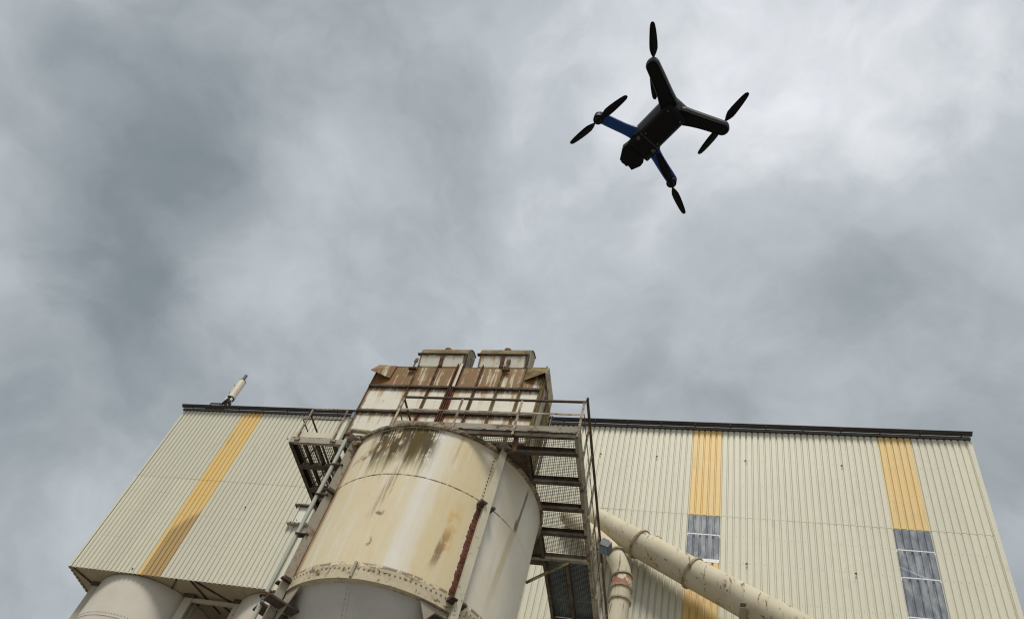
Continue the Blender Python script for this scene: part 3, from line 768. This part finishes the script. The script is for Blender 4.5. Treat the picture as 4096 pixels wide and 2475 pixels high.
for y in (12.22, 13.10, 13.95, 14.82, 15.74, 18.32):
    b = B(); xa = -5.6 if y == 12.22 else (-4.75 if y > 15.7 and y < 16 else CX0 + .03)
    box(b, xa, CX1 - .01, y - .006, y + .006, ZF - .20, ZF - .03); box(b, xa, CX1 - .01, y - .05, y + .05, ZF - .215, ZF - .20); box(b, xa, CX1 - .01, y - .05, y + .05, ZF - .034, ZF - .028)
    part('cross_beam', b, STEEL_DARK if y < 15.5 else STEEL_RUST, cw)
    if y < 15:
        for x in (-3.55, -3.42, -2.95):
            b = B(); box(b, x - .02, x + .02, y + .05, y + .09, ZF - .10, ZF - .03); part('grating_clip', b, STEEL_DARK, cw)
b = B(); box(b, -3.36, -3.28, 15.8, 18.3, ZF - .16, ZF - .03); part('centre_joist', b, STEEL_DARK, cw)
b = B(); box(b, -5.1, CX0 - .01, 12.30, 16.05, ZF - .16, ZF - .14); part('floor_plate', b, STEEL_DARK, cw)
b = B(); channel(b, (-6.95, 11.74, ZF - .11), (CX1, 11.74, ZF - .11), .06, .16, -1); part('front_channel', b, STEEL_DARK, cw)
b = B(); box(b, -6.98, CX1 + .02, 11.700, 11.712, ZF - .04, ZF + .12); part('toe_board', b, STEEL_RUST, cw)
b = B(); box(b, CX1 + .028, CX1 + .038, 11.72, 18.4, ZF - .02, ZF + .12); part('toe_board', b, STEEL_RUST, cw)
b = B(); bar(b, (-4.30, 16.3, 14.21), (-3.25, 15.75, 14.52), .06, .05); part('diagonal_strut', b, RAIL, cw)
b = B()
for x, y in ((-4.06, 11.80), (-5.48, 11.80)): bar(b, (x, y, ZF - .02), (x, y + .12, ZF - .50), .10, .05)
part('hanger', b, BROWN_RUST, cw)
# front guardrail
fy = 11.69
b = B(); bar(b, (-6.99, fy, 15.70), (CX1 + .04, fy, 15.70), .050, .036); gr = part('guardrail', b, RAIL_DARK, cw)
b = B(); bar(b, (-6.97, fy, 15.265), (CX1 + .04, fy, 15.265), .012, .045); part('mid_rail', b, RAIL, gr)
for x in (-6.955, -5.515, -4.12, -2.725):
    b = B(); bar(b, (x, fy - .012, ZF - .22), (x, fy - .012, 15.685), .052, .014, up=Vector((0, 1, 0))); bar(b, (x - .02, fy + .006, ZF - .22), (x - .02, fy + .006, 15.68), .012, .040, up=Vector((0, 1, 0))); part('post', b, RAIL, gr)
b = B(); bar(b, (-6.97, fy, 15.69), (-6.97, 12.75, 15.69), .04, .036); bar(b, (-6.97, fy, 15.27), (-6.97, 12.75, 15.27), .012, .04); bar(b, (-6.97, 12.73, ZF - .1), (-6.97, 12.73, 15.67), .04, .04); part('return_rail', b, RAIL_DARK, gr)
# side guardrail along the catwalk
gx = CX1 + .055
b = B(); tube(b, [(gx + .01, fy, 15.77), (gx + .01, 20.9, 15.77)], .032, 10); gs = part('guardrail', b, RAIL_DARK, cw)
b = B(); bar(b, (gx, fy, 15.29), (gx, 20.9, 15.29), .012, .040); part('mid_rail', b, RAIL_DARK, gs)
b = B(); tube(b, [(gx + .01, fy, 15.77), (gx + .01, fy, 15.83)], .030, 10); part('rail_end', b, BROWN_RUST, gs)
for y in (12.48, 13.33, 14.28, 15.28, 16.12, 17.15, 18.2, 19.3, 20.4):
    b = B(); bar(b, (gx - .006, y, ZF - .20), (gx - .006, y, 15.745), .05, .014, up=Vector((0, 0, 1)).cross(Vector((1, 0, 0)))); bar(b, (gx + .004, y + .022, ZF - .2), (gx + .004, y + .022, 15.74), .012, .035, up=Vector((0, 1, 0))); part('post', b, RAIL, gs)

fd = thing('floodlight', 'small grey floodlight clamped to the catwalk guardrail', 'lamp', (gx, 16.25, 15.3))
b = B(); quadbox(b, [(gx+.04, 16.05, 15.45), (gx+.26, 16.05, 15.36), (gx+.26, 16.40, 15.36), (gx+.04, 16.40, 15.45), (gx+.10, 16.05, 15.62), (gx+.34, 16.05, 15.53), (gx+.34, 16.40, 15.53), (gx+.10, 16.40, 15.62)]); part('housing', b, mat_simple('lamp_housing', (.11, .13, .15), (.07, .08, .09), .45), fd)
for i in range(6):
    b = B(); y = 16.07 + i * .06; quadbox(b, [(gx+.10, y, 15.62), (gx+.28, y, 15.556), (gx+.28, y+.015, 15.556), (gx+.10, y+.015, 15.62), (gx+.11, y, 15.67), (gx+.28, y, 15.60), (gx+.28, y+.015, 15.60), (gx+.11, y+.015, 15.67)]); part('cooling_fin', b, GUTTER, fd)
b = B(); quadbox(b, [(gx+.055, 16.07, 15.438), (gx+.245, 16.07, 15.360), (gx+.245, 16.38, 15.360), (gx+.055, 16.38, 15.438), (gx+.05, 16.07, 15.43), (gx+.24, 16.07, 15.352), (gx+.24, 16.38, 15.352), (gx+.05, 16.38, 15.43)]); part('lens', b, mat_simple('lamp_glass', (.20, .25, .28), (.15, .19, .22), .12), fd)
b = B(); bar(b, (gx, 16.2, 15.33), (gx + .10, 16.2, 15.55), .03, .012); bar(b, (gx - .02, 16.15, 15.20), (gx - .02, 16.15, 15.50), .07, .05); part('bracket', b, LEG_GREY, fd)
b = B(); tube(b, arc_tube([(gx, 16.1, 15.35), (gx + .12, 16.0, 15.15), (gx + .02, 15.9, 15.0)], .1), .010, 6); part('cable', b, GUTTER, fd)

# ---- left side platform
sp = thing('side_platform', 'small rusty grating platform on the left of the big silo top', 'platform', (-9.0, 13.4, ZF - .2))
PX0, PX1, PY0, PY1 = -9.76, -7.9, 12.30, 15.1
b = B(); grating(b, PX0 + .10, PX1 - .75, PY0 + .06, 14.75, ZF, .050, .012); part('grating', b, GRATE, sp, kind='stuff')
b = B(); channel(b, (PX0, PY0, ZF - .07), (PX1 + .1, PY0, ZF - .07), .07, .16, -1); part('edge_channel', b, LEG_GREY, sp)
b = B(); channel(b, (PX0 + .007, PY0 + .01, ZF - .09), (PX0 + .007, PY1, ZF - .09), .09, .19, 1); part('edge_channel', b, STEEL_DARK, sp)
for y in (13.08, 13.90, 14.78):
    b = B(); box(b, PX0 + .02, PX1, y - .07, y + .07, ZF - .20, ZF - .18); box(b, PX0 + .02, PX1, y - .007, y + .007, ZF - .18, ZF - .03); part('cross_beam', b, STEEL_DARK, sp)
for x in (-9.40, -9.08, -8.60, -8.35):
    b = B(); box(b, x - .03, x + .03, PY0 + .03, 14.75, ZF - .12, ZF - .03); part('joist', b, STEEL_DARK, sp)
b = B(); box(b, -8.30, PX1 + .1, PY0 + .05, 14.7, ZF - .05, ZF - .02); part('floor_plate', b, STEEL_DARK, sp)
for yy in ((12.4, 13.0), (13.2, 13.85)):
    b = B(); bar(b, (-9.62, yy[1], ZF - .05), (-9.0, yy[0], ZF - .05), .03, .02); part('floor_brace', b, STEEL_DARK, sp)
b = B(); box(b, PX0, -8.62, PY0 + .012, PY0 + .03, ZF + .06, ZF + .25); part('toe_board', b, LEG_CREAM, sp)
b = B(); box(b, PX0 - .012, PX0 - .002, PY0 + .03, PY1, ZF + .06, ZF + .25); part('toe_board', b, STEEL_RUST, sp)
b = B(); tube(b, arc_tube([(-9.60, PY0 - .02, 15.83), (-8.62, PY0 - .02, 15.83)], .05), .024, 10); g2 = part('guardrail', b, RAIL, sp)
b = B(); tube(b, arc_tube([(-9.60, PY0 - .02, 15.83), (-9.735, PY0 - .01, 15.83), (-9.735, PY1, 15.83)], .08), .024, 10); part('side_rail', b, RAIL_DARK, g2)
b = B(); tube(b, arc_tube([(-8.65, PY0 - .02, 15.45), (-9.735, PY0 - .01, 15.45), (-9.735, PY1, 15.45)], .06), .016, 8); part('mid_rail', b, RAIL_DARK, g2)
for x in (-9.60, -8.64):
    b = B(); bar(b, (x, PY0 - .02, ZF - .03), (x, PY0 - .02, 15.82), .04, .03, up=Vector((0, 1, 0))); bar(b, (x - .04, PY0 - .022, ZF - .06), (x + .10, PY0 - .022, ZF - .06), .04, .06); part('post', b, RAIL, g2)
b = B(); tube(b, [(PX0 + .02, 14.9, ZF - .05), (PX0 + .02, 14.9, 15.82)], .022, 8); part('post', b, RAIL_DARK, g2)
vp = thing('vent_stub', 'short blue-grey capped tube at the right end of the left platform rail', 'tube', (-8.56, 12.45, 15.0))
b = B(); tube(b, [(-8.55, 12.45, 14.76), (-8.55, 12.45, 15.72)], .030, 12); part('tube', b, LEG_GREY, vp)
b = B(); tube(b, [(-8.55, 12.45, 15.70), (-8.55, 12.45, 15.92)], .045, 12); part('cap', b, mat_simple('blue_grey_cap', (.19, .235, .25), (.14, .17, .18), .5), vp)

# ---- fill pipe up the left leg
fp = thing('fill_pipe', 'thin grey-green pipe rising beside the left leg of the big silo', 'pipe', (-8.2, 12.15, 0))
FPX, FPY = -8.19, 12.13
b = B(); tube(b, [(FPX - .025, FPY, 10.06), (FPX, FPY, 14.70)], .047, 14); part('pipe', b, GREENPIPE, fp)
b = B(); tube(b, [(FPX - .025, FPY, 0.0), (FPX - .025, FPY, 9.98)], .047, 14); part('pipe', b, GREENPIPE, fp)
b = B(); tube(b, arc_tube([(FPX, FPY, 14.75), (FPX, FPY, 14.93), (-7.2, FPY + .08, 14.92)], .13, 8), .058, 14); part('elbow', b, RAIL, fp)
for z in (9.98, 14.69):
    b = B(); tube(b, [(FPX - (.025 if z < 12 else 0), FPY, z), (FPX - (.025 if z < 12 else 0), FPY, z + .035)], .105, 16); tube(b, [(FPX - (.025 if z < 12 else 0), FPY, z + .045), (FPX - (.025 if z < 12 else 0), FPY, z + .08)], .105, 16); part('flange', b, BROWN_RUST, fp)
for z in (11.6, 12.75, 13.7):
    b = B(); box(b, FPX - .03, FPX + .26, FPY - .07, FPY + .07, z, z + .03); part('clamp', b, STEEL_DARK, fp)

# valves and studs where the pipe meets the rim
va = thing('valve', 'small rusty hand valve on the silo rim beside the fill pipe', 'valve', (-7.85, 12.2, 14.55))
b = B(); tube(b, [(-7.90, 12.14, 14.45), (-7.90, 12.14, 14.72)], .022, 8); tube(b, [(-7.78, 12.10, 14.45), (-7.78, 12.10, 14.72)], .022, 8); part('stem', b, LEG_GREY, va)
b = B(); tube(b, [(-7.96, 12.10, 14.46), (-7.72, 12.06, 14.46)], .035, 10); part('body', b, LEG_GREY, va)
b = B(); tube(b, [(-7.86, 12.06, 14.38), (-7.86, 12.03, 14.38)], .065, 14); part('hand_wheel', b, BROWN_RUST, va)

# ================================================================== ducts in front of the wall
P1 = Vector((-2.1176, 20.35, 19.2717)); P2 = Vector((-.5019, 20.20, 18.2047)); D = P2 - P1
ld_ = thing('duct', 'wide beige duct sloping down across the wall to the lower right', 'duct', (P2.x, P2.y, 0))
def seg(t0, t1, name='duct_section'):
    b = B(); a = P1 + D * t0; c = P1 + D * t1; k = 8
    tube(b, [a + (c - a) * i / k for i in range(k + 1)], [.440 + .016 * (t0 + (t1 - t0) * i / k) for i in range(k + 1)], 48); return part(name, b, DUCT, ld_)
def rng(p, d, r, w=.035):
    b = B(); d = d.normalized(); tube(b, [p - d*w*.9, p - d*w*.1], r, 40); tube(b, [p + d*w*.1, p + d*w*.9], r, 40); return b
seg(-1.0, -.004); seg(.004, .996); seg(1.004, 2.9)
for t in (0, 1): part('flange', rng(P1 + D*t, D, 0.492 + .016*t), DUCT_RING, ld_)
E_ = P1 + D * 2.9; D = D * 1.6
b = B(); tube(b, arc_tube([E_, E_ + D * .5, E_ + D * .5 + Vector((0, 0, -3))], 1.0, 8), .50, 32); part('duct_section', b, DUCT, ld_)
q = E_ + D * .5
b = B(); tube(b, [(q.x, q.y, q.z - 3), (q.x, q.y, 0.0)], .50, 32); part('duct_section', b, DUCT, ld_)
b = B()
for an in range(0, 360, 20):
    pass
s0, u0 = frame_of(D)
b = B(); p = P1 + D*.06; 
tube(b, [p + u0*.50 + D.normalized()*.02, p + u0*.52 + D.normalized()*.12 + s0*.12, p + u0*.45 + D.normalized()*.34 + s0*.2], .014, 6); part('lifting_loop', b, DUCT_RING, ld_)

sd = thing('duct', 'narrow beige duct dropping vertically between the catwalk and the wide duct', 'duct', (-2.35, 19.3, 0))
path = arc_tube([(-4.6, 20.75, 20.6), (-3.55, 20.25, 19.40), (-2.76, 20.1, 18.55), (-2.46, 20.1, 17.75), (-2.46, 20.1, 16.9)], .6, 8)
r2 = .283; SX, SY = -2.46, 20.1
b = B(); tube(b, [p for p in path if p.z > 17.70], r2, 32); part('duct_section', b, DUCT, sd)
b = B(); tube(b, [p for p in path if 17.66 > p.z > 17.35] + [(SX, SY, 17.24)], r2 + .006, 32); part('duct_section', b, DUCT_PEEL, sd, label='peeling pink and white section')
b = B(); tube(b, [(SX, SY, 17.24), (SX, SY, 15.0)], r2, 32); tube(b, [(SX, SY, 15.0), (SX, SY, 0)], r2, 32); part('duct_section', b, DUCT, sd)
for p, d in (((-2.80, 20.1, 18.57), (.5, 0, -.9)), ((-2.50, 20.1, 17.69), (.2, 0, -1)), ((SX, SY, 17.24), (0, 0, -1)), ((SX, SY, 16.80), (0, 0, -1))):
    part('flange', rng(Vector(p), Vector(d), r2 + .042, .028), DUCT_RING, sd)

ib = thing('duct_bracket', 'steel I-beam stub under the wide duct, its open end facing the yard', 'beam', (.87, 20.2, 16.6))
b = B(); box(b, .79, .95, 19.50, 20.98, 16.76, 16.772); part('flange_plate', b, LEG_GREY, ib)
b = B(); box(b, .79, .95, 19.50, 20.98, 16.60, 16.612); part('flange_plate', b, LEG_GREY, ib)
b = B(); box(b, .865, .875, 19.50, 20.98, 16.614, 16.758); part('web', b, STEEL_DARK, ib)

# ================================================================== antenna on the roof
AX, AY = -21.42, 21.60
an = thing('antenna', 'white cylindrical mobile phone antenna with grey tip on the roof edge', 'antenna', (AX, AY, 25.7))
b = B(); tube(b, [(AX, AY, 25.6), (AX, AY, 27.3)], .055, 12); part('mast', b, GUTTER, an)
b = B(); tube(b, [(AX, AY, 27.20), (AX, AY, 28.42)], .185, 28); part('radome', b, mat_simple('radome_white', (.72, .66, .53), (.68, .62, .49), .4), an)
b = B(); tube(b, [(AX, AY, 28.42), (AX, AY, 28.45)], .19, 28); tube(b, [(AX, AY, 27.13), (AX, AY, 27.20)], .18, 28); part('end_ring', b, GUTTER, an)
b = B(); tube(b, [(AX - .03, AY, 28.45), (AX - .03, AY, 28.93)], .075, 16); part('tip', b, mat_simple('antenna_tip_grey', (.085, .11, .13), (.06, .08, .095), .45), an)
for z in (27.5, 28.05):
    b = B(); box(b, AX - .25, AX - .18, AY - .05, AY + .05, z, z + .12); part('clamp', b, GUTTER, an)
b = B(); box(b, AX - .13, AX + .13, AY - .12, AY + .12, 26.80, 26.92); part('mount_bracket', b, GUTTER, an)
b = B(); box(b, AX - .16, AX - .06, AY - .14, AY - .04, 26.92, 27.12); box(b, AX + .10, AX + .17, AY - .12, AY - .02, 26.95, 27.10); part('connector', b, WHITE_TRIM, an)
for i in range(9):
    a = i * .7; x = AX + .12*math.cos(a); y = AY + .12*math.sin(a)
    b = B(); tube(b, arc_tube([(x, y, 27.14), (x + random.uniform(-.15, .05), y - .05, 26.8), (AX + random.uniform(-.30, .10), y, 26.5), (AX + random.uniform(-.12, .12), AY, 25.95)], .2, 5), .024, 6); part('cable', b, GUTTER, an)
b = B(); tube(b, arc_tube([(-22.0, AY - .1, 25.7), (-22.19, AY - .1, 26.66), (-21.28, AY - .1, 26.66), (-20.90, AY - .1, 25.7)], .04, 3), .036, 8); part('guard_frame', b, GUTTER, an)
b = B(); box(b, -22.2, -21.25, AY - .2, AY + .3, 26.15, 26.20); part('base_plate', b, GUTTER, an)
b = B(); box(b, -21.60, -21.50, AY - .16, AY - .06, 26.25, 26.5); part('junction_box', b, WHITE_TRIM, an)

# ================================================================== DRONE
BLACK = mat_simple('drone_black', (.0036, .0036, .004), (.0052, .0052, .0058), .55, 0, 30, .12)
GREYP = mat_simple('drone_grey', (.070, .070, .074), (.052, .052, .056), .6, 0, 60, .2)
BLUEP = mat_simple('drone_blue', (.003, .045, .20), (.003, .032, .15), .45, 0, 30, .25)
LENS = mat_simple('lens_glass', (.01, .01, .012), (.02, .02, .025), .08)
DO = Vector((-.231, 1.268, 4.80)); F = Vector((-.72, .694, 0)).normalized(); L = Vector((F.y, -F.x, 0))
dr_ = thing('drone', 'black quadcopter drone with blue front arms hovering in the cloudy sky', 'drone', DO)
def W(f, l, z=0.0): return DO + F * f + L * l + Vector((0, 0, z))
def loft(bm, rings, smooth=True):
    rs = [[bm.verts.new(p) for p in r] for r in rings]; n = len(rs[0])
    for a, c in zip(rs, rs[1:]):
        for j in range(n):
            q = bm.faces.new((a[j], a[(j+1)%n], c[(j+1)%n], c[j])); q.smooth = smooth
    bm.faces.new([bm.verts.new(v.co) for v in rs[0]]); bm.faces.new([bm.verts.new(v.co) for v in rs[-1]])
def rrect(f0, f1, l0, l1, r, z, n=4):
    pts = []
    for cf, cl, a0 in ((f1-r, l1-r, 0), (f0+r, l1-r, 90), (f0+r, l0+r, 180), (f1-r, l0+r, 270)):
        for i in range(n+1):
            a = R(a0 + 90*i/n); pts.append(W(cf + r*math.cos(a), cl + r*math.sin(a), z))
    return pts
b = B(); loft(b, [rrect(-.085, .10, -.044, .050, .012, -.014), rrect(-.098, .105, -.056, .060, .018, .004), rrect(-.100, .105, -.058, .062, .02, .022), rrect(-.09, .09, -.045, .05, .02, .036)]); part('body', b, GREYP, dr_)
b = B(); loft(b, [rrect(-.070, .062, -.034, .044, .006, -.040), rrect(-.082, .070, -.043, .053, .008, -.030), rrect(-.082, .070, -.044, .054, .008, -.0142)]); part('battery', b, BLACK, dr_)
b = B(); loft(b, [rrect(.066, .118, -.030, .046, .004, -.034), rrect(.064, .135, -.045, .062, .006, -.022), rrect(.064, .135, -.046, .063, .006, -.004), rrect(.064, .120, -.04, .055, .006, .012)]); hd = part('sensor_head', b, BLACK, dr_)
for l in (-.030, .044):
    b = B(); dome(b, W(.085, l, -.030), (0, 0, -1), .010, .006, 12); part('sensor_lens', b, GREYP, hd)
b = B(); loft(b, [[W(.120, -.040, -.020), W(.120, .012, -.028), W(.120, .012, .004), W(.120, -.040, .004)], [W(.150, -.046, -.020), W(.146, -.006, -.020), W(.146, -.006, .004), W(.150, -.046, .004)]], False); part('gimbal_yoke', b, BLACK, dr_)
b = B()
gp = [(.122, -.040), (.126, .030), (.148, .054), (.166, .056), (.200, .042), (.196, .020), (.203, .016), (.199, -.022), (.160, -.046)]
loft(b, [[W(f, l, -.022) for f, l in gp], [W(f, l, .014) for f, l in gp]], False); cm = part('camera', b, BLACK, dr_)
b = B(); tube(b, [W(.196, -.002, -.004), W(.206, -.002, -.004)], .010, 16); part('lens', b, LENS, cm)
for f_, l_ in ((-.062, -.026), (-.062, .036), (.052, -.026), (.052, .036)):
    b = B(); dome(b, W(f_, l_, -.0402), (0, 0, -1), .0042, .0022, 8); part('screw', b, GREYP, dr_)
b = B(); q_ = [W(.0625, -.040, -.0385), W(.0655, -.040, -.0385), W(.0655, .050, -.0385), W(.0625, .050, -.0385)]
quadbox(b, q_ + [p + Vector((0, 0, .012)) for p in q_]); part('seam_strip', b, GREYP, dr_)
# rear arms: one swept boom each side, flat dark underside with a grey trailing wall
def arm(side, pts, widths, mat_, z0, z1, name, parent):
    """pts = centre line (f,l); flat-sided boom with rounded end"""
    Ls = []; Rs = []
    k = len(pts)
    for i, (f, l) in enumerate(pts):
        a = pts[max(i-1, 0)]; c = pts[min(i+1, k-1)]; t = Vector((c[0]-a[0], c[1]-a[1])).normalized(); nrm = Vector((-t.y, t.x)); w = widths[i]/2
        Ls.append((f + nrm.x*w, l + nrm.y*w)); Rs.append((f - nrm.x*w, l - nrm.y*w))
    f, l = pts[-1]; a = pts[-2]; t = Vector((f-a[0], l-a[1])).normalized(); nrm = Vector((-t.y, t.x)); w = widths[-1]/2
    end = []
    for i in range(1, 8):
        an_ = math.pi/2 - math.pi*i/8; end.append((f + (t.x*math.cos(an_) + nrm.x*math.sin(an_))*w, l + (t.y*math.cos(an_) + nrm.y*math.sin(an_))*w))
    out = Ls + end + Rs[::-1]
    cxs = [(p[0], p[1]) for p in out]
    def inset(d):
        n_ = len(out); res = []
        for i in range(n_):
            p, q = out[i-1], out[(i+1) % n_]; t_ = Vector((q[0]-p[0], q[1]-p[1])); 
            if t_.length < 1e-9: res.append(out[i]); continue
            t_.normalize(); nn = Vector((t_.y, -t_.x)); res.append((out[i][0] + nn.x*d*-1*sgn, out[i][1] + nn.y*d*-1*sgn))
        return res
    ar = sum(out[i-1][0]*out[i][1] - out[i][0]*out[i-1][1] for i in range(len(out))); sgn = 1 if ar > 0 else -1
    b = B(); 
    loft(b, [[W(p[0], p[1], z0) for p in inset(.006)], [W(p[0], p[1], z0 + .007) for p in inset(0)], [W(p[0], p[1], z1 - .006) for p in inset(.001)], [W(p[0], p[1], z1) for p in inset(.008)]], False)
    return part(name, b, mat_, parent)
def bez(p, n=9):
    o = []
    for i in range(n):
        t = i/(n-1); o.append(tuple((1-t)**2*p[0][k] + 2*t*(1-t)*p[1][k] + t*t*p[2][k] for k in (0, 1)))
    return o
for s in (-1, 1):
    pts = bez(((-.066, s*.025), (-.098, s*.085), (-.134, s*.178)), 10); wd = [.066, .066, .062, .058, .056, .054, .053, .052, .051, .050]
    ra = arm(s, pts, wd, GREYP, -.016, .018, 'rear_arm', dr_); arm(s, pts, [w - .008 for w in wd], BLACK, -.0215, -.0162, 'arm_cover', ra)
    b = B(); tube(b, [W(-.134, s*.178, .016), W(-.134, s*.178, .030)], .019, 20); part('motor', b, GREYP, ra)
    pts = bez(((.088, s*.030), (.11, s*.09), (.136, s*.193)), 10); wd = [.066, .056, .047, .043, .041, .041, .041, .041, .041, .040]
    fa_ = arm(s, pts, wd, BLUEP, -.004, .020, 'front_arm', dr_); fa_['label'] = 'blue front arm'
    b = B(); tube(b, [W(.136, s*.193, -.024), W(.136, s*.193, -.003)], .0195, 20); mo = part('motor', b, BLACK, fa_)
    b = B(); tube(b, [W(.136, s*.193, -.026), W(.136, s*.193, -.0242)], .012, 16); part('motor_cap', b, GREYP, mo)
def prop(f, l, z, ang, hand):
    """two-bladed propeller at rest, blades twisted along the span"""
    b = B(); c = W(f, l, z)
    tube(b, [c - Vector((0, 0, .004)), c + Vector((0, 0, .005))], .008, 14)
    hub = part('propeller', b, BLACK, dr_)
    for k in (0, 1):
        a = ang + math.pi * k; d = F*math.cos(a) + L*math.sin(a); t = Vector((0, 0, 1)).cross(d)
        b = B(); secs = []
        for i, (rr, ch, tw) in enumerate(((.006, .007, 25), (.018, .009, 24), (.030, .021, 21), (.045, .030, 18), (.065, .030, 14), (.09, .027, 11), (.115, .0225, 9), (.132, .017, 8), (.140, .008, 7))):
            ca, sa = math.cos(R(tw))*hand, math.sin(R(tw)); e = t*ca + Vector((0, 0, sa)); nn = d.cross(e)
            o_ = c + d*rr + e * (ch*.06)
            secs.append([o_ - e*ch*.5, o_ - e*ch*.1 + nn*.0011, o_ + e*ch*.5, o_ - e*ch*.1 - nn*.0011])
        loft(b, secs); part('blade', b, BLACK, hub)
prop(-.134, -.178, .036, math.atan2(-.103, -.096), 1)
prop(-.134, .178, .036, math.atan2(-.02, -.14), -1)
prop(.136, -.193, -.030, math.atan2(-.018, .134), -1)
prop(.136, .193, -.030, math.atan2(.129, .054), 1)
